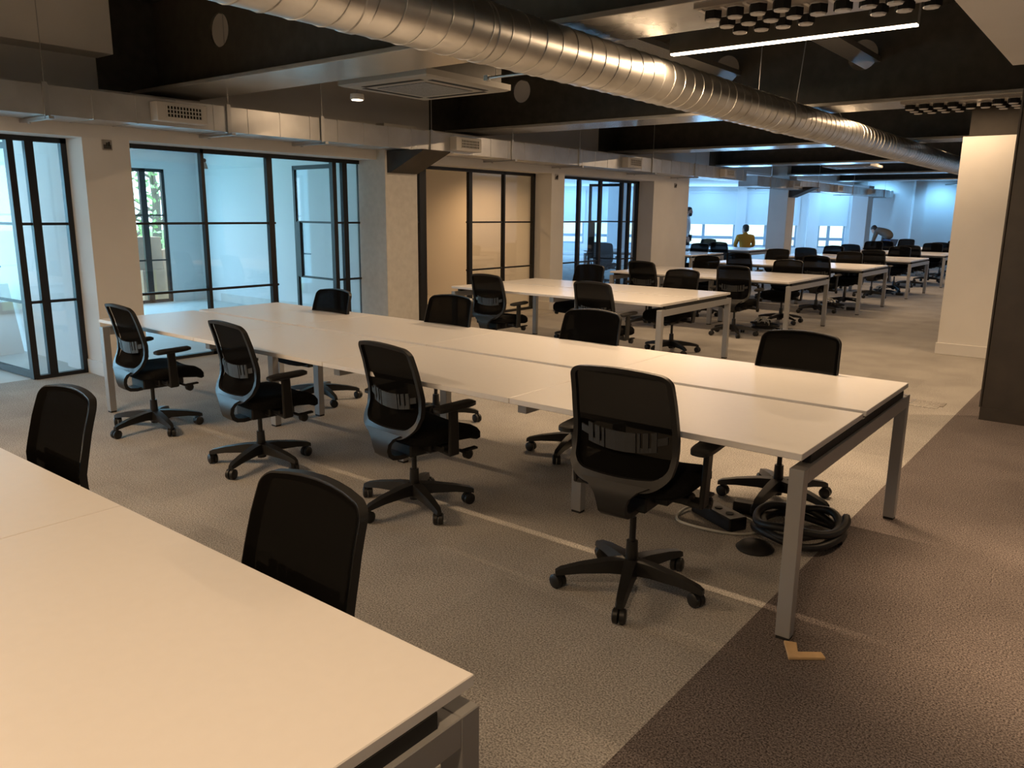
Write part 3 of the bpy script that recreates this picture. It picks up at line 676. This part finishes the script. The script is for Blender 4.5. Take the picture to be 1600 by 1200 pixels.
def rect_duct(y0, y1, z0, z1, grilles, brackets, label):
    t = thing('rectangular_duct', label, 'duct'); xa, xb = -7.5, -7.05
    m = MB(); L = []
    def sec(y, e): L.append([(xa-e, y, z0-e), (xb+e, y, z0-e), (xb+e, y, z1+e), (xa-e, y, z1+e)])
    sec(y0, 0); y = y0+.35
    while y < y1-.05:
        sec(y-.007, 0); sec(y-.006, .004); sec(y+.006, .004); sec(y+.007, 0); y += .37
    sec(y1, 0); m.loft(L); m.build('casing', M_['rduct'], t)
    for gy in grilles:
        m = MB(); m.box(xb, xb+.12, gy-.24, gy+.24, z0+.03, z1-.035); b = m.build('grille_box', M_['grille'], t, bevel=.006)
        m = MB(); m.box(xb+.119, xb+.122, gy-.15, gy+.18, z0+.065, z1-.065); m.build('opening', M_['hole'], b)
        m = MB()
        for k in range(12): m.box(xb+.12, xb+.13, gy-.15+k*.03-.004, gy-.15+k*.03+.004, z0+.065, z1-.065)
        for k in range(4): m.box(xb+.12, xb+.13, gy-.15, gy+.18, z0+.065+k*(z1-z0-.13)/3-.004, z0+.065+k*(z1-z0-.13)/3+.004)
        m.build('louvre', M_['grille'], b)
    for by in brackets:
        m = MB(); m.box(xb+.004, xb+.02, by-.02, by+.02, z0-.03, z1+.02); m.box(xa-.1, xb+.08, by-.02, by+.02, z0-.035, z0-.012); m.lathe([(.014, z0-.05), (.014, z0-.035)], 8, (xa+.1, by, 0)); m.tube([(xb+.012, by, z1), (xb+.012, by, 3.5)], .004, 6)
        m.build('hanger_bracket', M_['rail'], t)
rect_duct(-3, 17.15, 2.285, 2.515, [1.2, 4.0, 7.88, 12.1, 16.0], [-1.0, 1.2-.8, 2.9, 4.53, 5.64, 7.3, 8.9, 10.57, 12.9, 14.6], 'long rectangular metal duct with square grilles along the left wall')
rect_duct(17.8, 30.0, 2.20, 2.43, [20.05, 23.6, 27.0], [18.6, 22.0, 25.2, 28.8], 'second rectangular metal duct farther along, below the deep beams')

# ceiling cassettes
def cassette(x, y, z, s, label):
    t = thing('air_conditioner', label, 'air conditioner', (x, y, z), group='ceiling air conditioners')
    h = s/2
    m = MB(); m.loft([[(-h+.03,-h+.03,0),(h-.03,-h+.03,0),(h-.03,h-.03,0),(-h+.03,h-.03,0)], [(-h,-h,.012),(h,-h,.012),(h,h,.012),(-h,h,.012)], [(-h,-h,.06),(h,-h,.06),(h,h,.06),(-h,h,.06)]]); m.build('panel', M_['ac'], t)
    MB().box(-h+.06, h-.06, -h+.06, h-.06, .06, .36).build('body', M_['black'], t)
    MB().box(-h*.55, h*.55, -h*.55, h*.55, -.006, .002).build('intake_grille', M_['acg'], t)
    for k in range(4):
        a = k*PI/2; c, s_ = round(math.cos(a)), round(math.sin(a)); m = MB()
        x0, x1, y0, y1 = -h*.66, h*.66, -h*.80, -h*.70
        co = [(x0,y0),(x1,y0),(x1,y1),(x0,y1)]; co = [(px*c-py*s_, px*s_+py*c) for px, py in co]
        m.prism(co, 'z', -.002, .004); m.build('air_slot', M_['hole'], t)
    for sx, sy in ((-1,-1),(1,-1),(1,1),(-1,1)):
        MB().tube([(sx*(h-.1), sy*(h-.1), .36), (sx*(h-.1), sy*(h-.1), .93)], .006, 6).build('hanger_rod', M_['rail'], t)
cassette(-5.12, 5.24, 2.60, 1.06, 'square ceiling air conditioner behind the nearest beam')
cassette(-5.3, 18.75, 2.60, 1.0, 'small looking ceiling air conditioner among the deep beams')
# pendant light
t = thing('linear_pendant', 'glowing linear pendant light beneath the ceiling at the upper right', 'lamp', (-1.915, 5.08, 2.6))
MB().box(-.755, .755, -.03, .03, .006, .13).build('housing', M_['black'], t, bevel=.003)
MB().box(-.75, .75, -.022, .022, -.004, .006).build('diffuser', M_['led'], t)
for x in (-.72, .6): MB().tube([(x, 0, .13), (x, 0, .93)], .003, 6).build('suspension_wire', M_['rail'], t)
# small downlight and conduit
t = thing('downlight', 'small lit round downlight beside the air conditioner', 'lamp', (-5.84, 5.09, 2.55))
MB().lathe([(.06, 0), (.065, .01), (.06, .05), (.03, .06)], 20).build('trim_ring', M_['grille'], t, smooth=40)
MB().lathe([(.05, -.004), (.05, .001)], 20).build('lamp_face', M_['led_small'], t)
MB().tube([(0, 0, .06), (0, 0, .98)], .004, 6).build('stem', M_['rail'], t)
spot('downlight_lamp', (-5.84, 5.09, 2.53), 20, WARM, 150, .8)
m = MB(); m.tube([(-4.28, 5.09, 2.6), (-3.05, 5.05, 2.6)], .012, 8); m.tube([(-4.2, 5.09, 2.6), (-4.2, 5.09, 3.5)], .004, 6); m.box(-4.31, -4.27, 5.07, 5.11, 2.58, 2.62)
tag(m.build('conduit', M_['rail']), 'short pale conduit rod between the air conditioner and round duct', 'conduit')
# cable trays seen through the beam holes
for x, lab in ((-2.42, 'through the beam hole under the pendant light'), (-3.85, 'through the beam hole left of the pendant light')):
    t = thing('cable_tray', 'perforated cable tray glimpsed %s' % lab, 'cable tray', (x, 0, 0), group='cable trays in the ceiling')
    m = MB(); m.box(-.11, .11, 4.9, 12.5, 3.05, 3.054); m.build('perforated_base', M_['tray'], t)
    m = MB(); m.box(-.115, -.11, 4.9, 12.5, 3.05, 3.10); m.box(.11, .115, 4.9, 12.5, 3.05, 3.10); m.build('side_rail', M_['rail'], t)
    m = MB(); m.tube([(-.05, 4.9, 3.07), (-.04, 12.4, 3.07)], .012, 6); m.tube([(.03, 4.9, 3.07), (.03, 12.4, 3.07)], .015, 6); m.build('cable', M_['cable'], t)

# ------------------------------------------------------------------ small things
for y, lab in ((3.59, 'on the pier between the first two glass screens'), (10.68, 'on the third pier above the first four-seat desk'), (14.8, 'on the end pier beside the window bay')):
    t = thing('electrical_box', 'unfinished square electrical box high up %s' % lab, 'electrical box', (PX, y, 2.12), group='electrical boxes on the piers')
    MB().box(.0, .012, -.045, .045, -.045, .045).build('back_box', M_['plate'], t, bevel=.003)
    m = MB(); m.box(.012, .016, -.034, .034, -.034, .002); m.box(.012, .03, -.01, .0, -.01, .02); m.box(.012, .028, .012, .02, -.008, .028); m.build('wires', M_['brown'], t)
# floor box
t = thing('floor_box', 'flush floor outlet lid in the carpet past the long desk', 'floor box', (-1.285, 7.34, 0))
MB().box(-.11, .11, -.13, .13, 0, .004).build('lid', M_['light_carpet'], t)
m = MB(); m.box(-.135, -.10, -.05, .14, 0, .005); m.box(.10, .135, -.02, .14, 0, .005); m.build('cable_flap', M_['plate'], t)
# cardboard corner
m = MB(); m.prism([(-.855,2.745),(-.812,2.760),(-.787,2.700),(-.720,2.752),(-.695,2.722),(-.800,2.640)], 'z', 0, .012)
tag(m.build('corner_protector', M_['wood'], bevel=.002), 'tan L-shaped cardboard corner lying by the foot of the desk leg', 'cardboard')
# cables beneath the long desk
m = MB(); pts = []
for k in range(130):
    a = k*2*PI/42; pts.append((-1.15+.19*math.cos(a)+.02*math.sin(k*.21), 3.77+.215*math.sin(a), .03+.028*k/42+.012*math.sin(k*.5)))
m.tube(pts, .02, 8); tag(m.build('hose_coil', M_['cable'], smooth=60), 'thick black flexible hose coiled under the right end of the long desk', 'hose')
m = MB(); pts = [(-1.57+.21*math.cos(a)+.03*math.cos(2*a), 3.70+.16*math.sin(a), .012+.004*math.sin(3*a)) for a in [2*PI*k/40 for k in range(40)]]
m.tube(pts, .007, 8, closed=True); tag(m.build('white_cable', M_['wcable'], smooth=60), 'thin white cable loop around the black power unit under the long desk', 'cable')
t = thing('power_unit', 'flat black power unit lying inside the white cable loop', 'power unit', (-1.555, 3.73, 0), R(-28))
MB().box(-.16, .16, -.055, .055, 0, .07).build('body', M_['cable'], t, bevel=.006)
m = MB()
for k in range(3): m.lathe([(.02, .07), (.02, .073)], 12, (-.09+k*.09, 0, 0))
m.build('socket', M_['foot'], t)
t = thing('adapter_block', 'black adapter block standing beside the coiled hose', 'adapter', (-1.46, 3.935, 0), R(8)); MB().box(-.09, .09, -.035, .035, 0, .062).build('casing', M_['cable'], t, bevel=.005)
MB().tube([(.1, 0, .04), (.16, .02, .02), (.2, -.06, .012), (.14, -.2, .012)], .008, 6).build('lead', M_['cable'], t)
m = MB(); m.lathe([(.085, 0), (.09, .008), (.07, .028), (.03, .04), (.0, .042)], 24, (-1.265, 3.50, 0)); tag(m.build('cable_grommet', M_['cable'], smooth=50), 'round black grommet disc on the carpet in front of the hose', 'grommet')
def cables(x, y, label, seed):
    rnd = random.Random(seed); t = thing('cable_bundle', label, 'cables', (x, y, 0), group='cable heaps under the four-seat desks')
    m = MB(); pts = []
    for k in range(70): a = k*2*PI/24; pts.append((.17*math.cos(a)+.03*math.sin(k*.7), .14*math.sin(a)+.02*math.cos(k*.4), .02+.0012*k))
    m.tube(pts, .013, 6); m.build('black_cable', M_['cable'], t)
    m = MB(); pts = []
    for k in range(40): a = k*2*PI/20; pts.append((-.12+.09*math.cos(a)+.01*k*.3, .05+.08*math.sin(a), .06+.10*abs(math.sin(k*.3))))
    m.tube(pts, .007, 6); m.build('white_cable', M_['wcable'], t)
    MB().box(.24, .38, -.02, .05, 0, .05).build('plug_block', M_['cable'], t, bevel=.005)
cables(-4.0, 10.75, 'heap of black and white cables under the second four-seat desk', 1)
cables(-4.1, 14.1, 'heap of black cables under the third four-seat desk', 2)
cables(-4.1, 17.5, 'heap of black cables under the fourth four-seat desk', 3)
# loose tray piece
# ------------------------------------------------------------------ people
def skinned(name, joints, edges, mt, parent, sub=2):
    me = bpy.data.meshes.new(name); me.from_pydata([j[0] for j in joints], edges, []); o = bpy.data.objects.new(name, me); C.objects.link(o)
    sk = o.modifiers.new('s', 'SKIN'); 
    for v, j in zip(me.skin_vertices[0].data, joints): v.radius = (j[1], j[2] if len(j) > 2 else j[1])
    me.skin_vertices[0].data[0].use_root = True
    ss = o.modifiers.new('u', 'SUBSURF'); ss.levels = sub; ss.render_levels = sub
    dg = bpy.context.evaluated_depsgraph_get(); nm = bpy.data.meshes.new_from_object(o.evaluated_get(dg)); o.modifiers.clear(); o.data = nm
    nm.materials.clear(); nm.materials.append(mt)
    for p in nm.polygons: p.use_smooth = True
    o.parent = parent; return o
def hand(m, w, f, side):
    """palm, four bent fingers and a thumb from wrist w along f"""
    w, f, side = Vector(w), Vector(f).normalized(), Vector(side).normalized(); nrm = f.cross(side)
    m.bar(w, w+f*.09, .075, .028, .08, .026, upv=tuple(nrm))
    for k, ln in enumerate((.065, .078, .072, .055)):
        b = w+f*.088+side*(-.03+k*.02); m.tube([b, b+f*ln*.55+nrm*.006, b+f*ln+nrm*.025], [.0095, .009, .007], 6)
    b = w+f*.03-side*.036; m.tube([b, b+f*.03-side*.028, b+f*.062-side*.034+nrm*.012], [.011, .010, .008], 6)
def head(t, pos, yaw, tilt, hairmat, beard=False):
    m = MB(); L = []
    prof_ = [(-.125, .045, .05, .03), (-.11, .06, .07, .025), (-.07, .068, .088, .012), (-.02, .074, .098, 0), (.03, .078, .102, -.006), (.07, .072, .095, -.01), (.10, .05, .07, -.012), (.115, .02, .03, -.012)]
    for z, a, b, dy in prof_:
        L.append([Vector((a*math.cos(q), dy+b*math.sin(q), z)) for q in [2*PI*k/20 for k in range(20)]])
    m.loft(L); m.loft([[Vector((.014,.09,-.05)),Vector((-.014,.09,-.05)),Vector((-.009,.092,-.005)),Vector((.009,.092,-.005))],[Vector((.01,.122,-.045)),Vector((-.01,.122,-.045)),Vector((-.006,.1,-.005)),Vector((.006,.1,-.005))]])
    for s in (-1, 1): m.lathe([(.012, 0), (.026, .004), (.026, .010), (.012, .014)], 10, (s*.073-.007, -.005, -.02), 'x')
    m.tube([(-.025, .093, -.078), (0, .099, -.08), (.025, .093, -.078)], .006, 6)
    rot = Matrix.Rotation(yaw, 4, 'Z') @ Matrix.Rotation(tilt, 4, 'X'); T = Matrix.Translation(pos) @ rot
    h = m.build('head', M_['skin'], t, smooth=60); h.matrix_basis = T
    for s in (-1, 1): MB().lathe([(.002, -.008), (.010, 0), (.002, .008)], 8, (s*.03, .094, 0), 'y').build('eye', M_['hair'], h)
    q = MB(); L = []
    for z, a, b, dy in ((-.07, .066, .06, -.042), (-.02, .078, .075, -.036), (.03, .083, .097, -.018), (.075, .078, .100, -.014), (.108, .054, .074, -.014), (.124, .02, .03, -.014)):
        L.append([Vector((a*math.cos(w), dy+b*math.sin(w), z)) for w in [2*PI*k/20 for k in range(20)]])
    q.loft(L); q.build('hair', hairmat, h, smooth=60)
    if beard:
        b = MB(); b.loft([[Vector((a*math.cos(w), .03+b_*math.sin(w), z)) for w in [2*PI*k/16 for k in range(16)]] for z, a, b_ in ((-.155, .03, .04), (-.13, .055, .06), (-.09, .068, .068), (-.06, .07, .062))]); b.build('beard', hairmat, h, smooth=60)
# standing person in white
t = thing('person', 'person in a white top standing partly behind the end pier', 'person', (-10.93, 22.35, 0), R(-70))
legs = [((0,0,.95),.14,.11),((.09,0,.88),.10),((.10,.01,.48),.07),((.10,-.02,.09),.05),((.10,.13,.04),.045),((-.09,0,.88),.10),((-.10,.01,.48),.07),((-.10,-.02,.09),.05),((-.10,.13,.04),.045)]
skinned('trousers', legs, [(0,1),(1,2),(2,3),(3,4),(0,5),(5,6),(6,7),(7,8)], M_['dark'], t)
tor = [((0,0,.98),.15,.11),((0,0,1.2),.15,.11),((0,-.01,1.38),.16,.11),((0,0,1.49),.065),((0,.01,1.56),.055),((.19,-.01,1.41),.075),((.24,-.02,1.14),.05),((.25,.05,.90),.036),((-.19,-.01,1.41),.075),((-.24,-.02,1.14),.05),((-.25,.05,.90),.036)]
skinned('shirt', tor, [(0,1),(1,2),(2,3),(3,4),(2,5),(5,6),(6,7),(2,8),(8,9),(9,10)], M_['white'], t)
m = MB(); hand(m, (.25,.055,.90), (.0,.25,-1), (0,1,.2)); hand(m, (-.25,.055,.90), (0,.25,-1), (0,1,.2)); m.build('hands', M_['skin'], t)
head(t, (0,.03,1.66), 0, 0, M_['hair'], True)
# seated person in mustard
t = thing('person', 'seated person in a mustard jumper behind the far bay desk', 'person', (-8.95, 22.0, 0), R(35))
tor = [((0,0,.55),.16,.12),((0,-.02,.75),.155,.12),((0,0,.93),.17,.12),((0,.02,1.03),.07),((0,.03,1.09),.055),((.20,0,.95),.08),((.26,.05,.72),.055),((.18,.27,.68),.04),((-.20,0,.95),.08),((-.26,.05,.72),.055),((-.18,.27,.68),.04)]
skinned('jumper', tor, [(0,1),(1,2),(2,3),(3,4),(2,5),(5,6),(6,7),(2,8),(8,9),(9,10)], M_['mustard'], t)
legs = [((0,0,.50),.15,.11),((.10,.08,.50),.09),((.11,.44,.48),.07),((.11,.44,.09),.05),((.11,.57,.04),.045),((-.10,.08,.50),.09),((-.11,.44,.48),.07),((-.11,.44,.09),.05),((-.11,.57,.04),.045)]
skinned('trousers', legs, [(0,1),(1,2),(2,3),(3,4),(0,5),(5,6),(6,7),(7,8)], M_['dark'], t)
m = MB(); hand(m, (.18,.28,.68), (-.2,1,-.1), (1,.2,0)); hand(m, (-.18,.28,.68), (.2,1,-.1), (1,.2,0)); m.build('hands', M_['skin'], t)
head(t, (0,.05,1.18), .5, 0, M_['hair'])
t = thing('stool', 'low dark stool under the person in mustard', 'stool', (-8.95, 22.0, 0), R(35))
MB().lathe([(.17, .345), (.19, .355), (.19, .375), (.17, .385)], 20).build('seat', M_['fabric'], t); MB().lathe([(.2, 0), (.2, .02), (.03, .04), (.03, .345)], 20).build('pedestal', M_['plastic'], t)
# person bending forward in a grey hoodie
t = thing('person', 'person in a grey hoodie and jeans bending down near the far wall', 'person', (-6.15, 26.05, 0), R(62))
legs = [((0,-.12,.84),.14,.12),((.09,-.12,.80),.10),((.10,-.02,.45),.072),((.10,-.10,.09),.05),((.10,.05,.04),.045),((-.09,-.12,.80),.10),((-.10,-.02,.45),.072),((-.10,-.10,.09),.05),((-.10,.05,.04),.045)]
skinned('jeans', legs, [(0,1),(1,2),(2,3),(3,4),(0,5),(5,6),(6,7),(7,8)], M_['jeans'], t)
tor = [((0,-.12,.90),.15,.14),((0,.03,1.08),.16,.15),((0,.24,1.18),.17,.14),((0,.36,1.17),.08),((0,.42,1.16),.06),((.18,.27,1.10),.08),((.20,.34,.84),.055),((.16,.42,.62),.04),((-.18,.27,1.10),.08),((-.20,.34,.84),.055),((-.16,.42,.62),.04)]
skinned('hoodie', tor, [(0,1),(1,2),(2,3),(3,4),(2,5),(5,6),(6,7),(2,8),(8,9),(9,10)], M_['hoodie'], t)
m = MB(); hand(m, (.16,.42,.62), (0,.1,-1), (0,1,0)); hand(m, (-.16,.42,.62), (0,.1,-1), (0,1,0)); m.build('hands', M_['skin'], t)
head(t, (0,.52,1.17), 0, R(-50), M_['hair'])
for (x, y, zb, lab) in ((-8.2, 4.93, 1.99, 'behind the screen at the long desk'), (-8.2, 8.02, 2.0, 'inside the tan meeting room by its first post')):
    t = thing('pendant_holder', 'small bare pendant lamp holder hanging %s' % lab, 'lamp holder', (x, y, zb), group='pendant lamp holders')
    MB().lathe([(.045, 0), (.03, .06), (.018, .075)], 14).build('pale_shade', M_['grille'], t, smooth=50)
    MB().lathe([(.022, .07), (.03, .08), (.03, .10), (.018, .11)], 12).build('socket', M_['foot'], t)
    MB().tube([(0, 0, .11), (0, 0, 2.5-zb)], .006, 6).build('cord', M_['cable'], t)
# lamps in the meeting rooms (recessed, warm)
for (x, y, pw, lab) in ((-9.2, 2.5, 5, 'nearest meeting room'), (-9.4, 5.4, 5, 'second meeting room'), (-9.3, 9.9, 92, 'tan meeting room')):
    t = thing('downlight', 'recessed round downlight in the ceiling of the %s' % lab, 'lamp', (x, y, 2.5), group='meeting room downlights')
    MB().lathe([(.07, -.008), (.075, 0)], 20).build('trim_ring', M_['grille'], t); MB().lathe([(.055, -.011), (.055, -.006)], 20).build('lamp_face', M_['led_small'], t)
    spot('meeting_room_lamp', (x, y, 2.48), pw, (1, .55, .23), 150, .8)
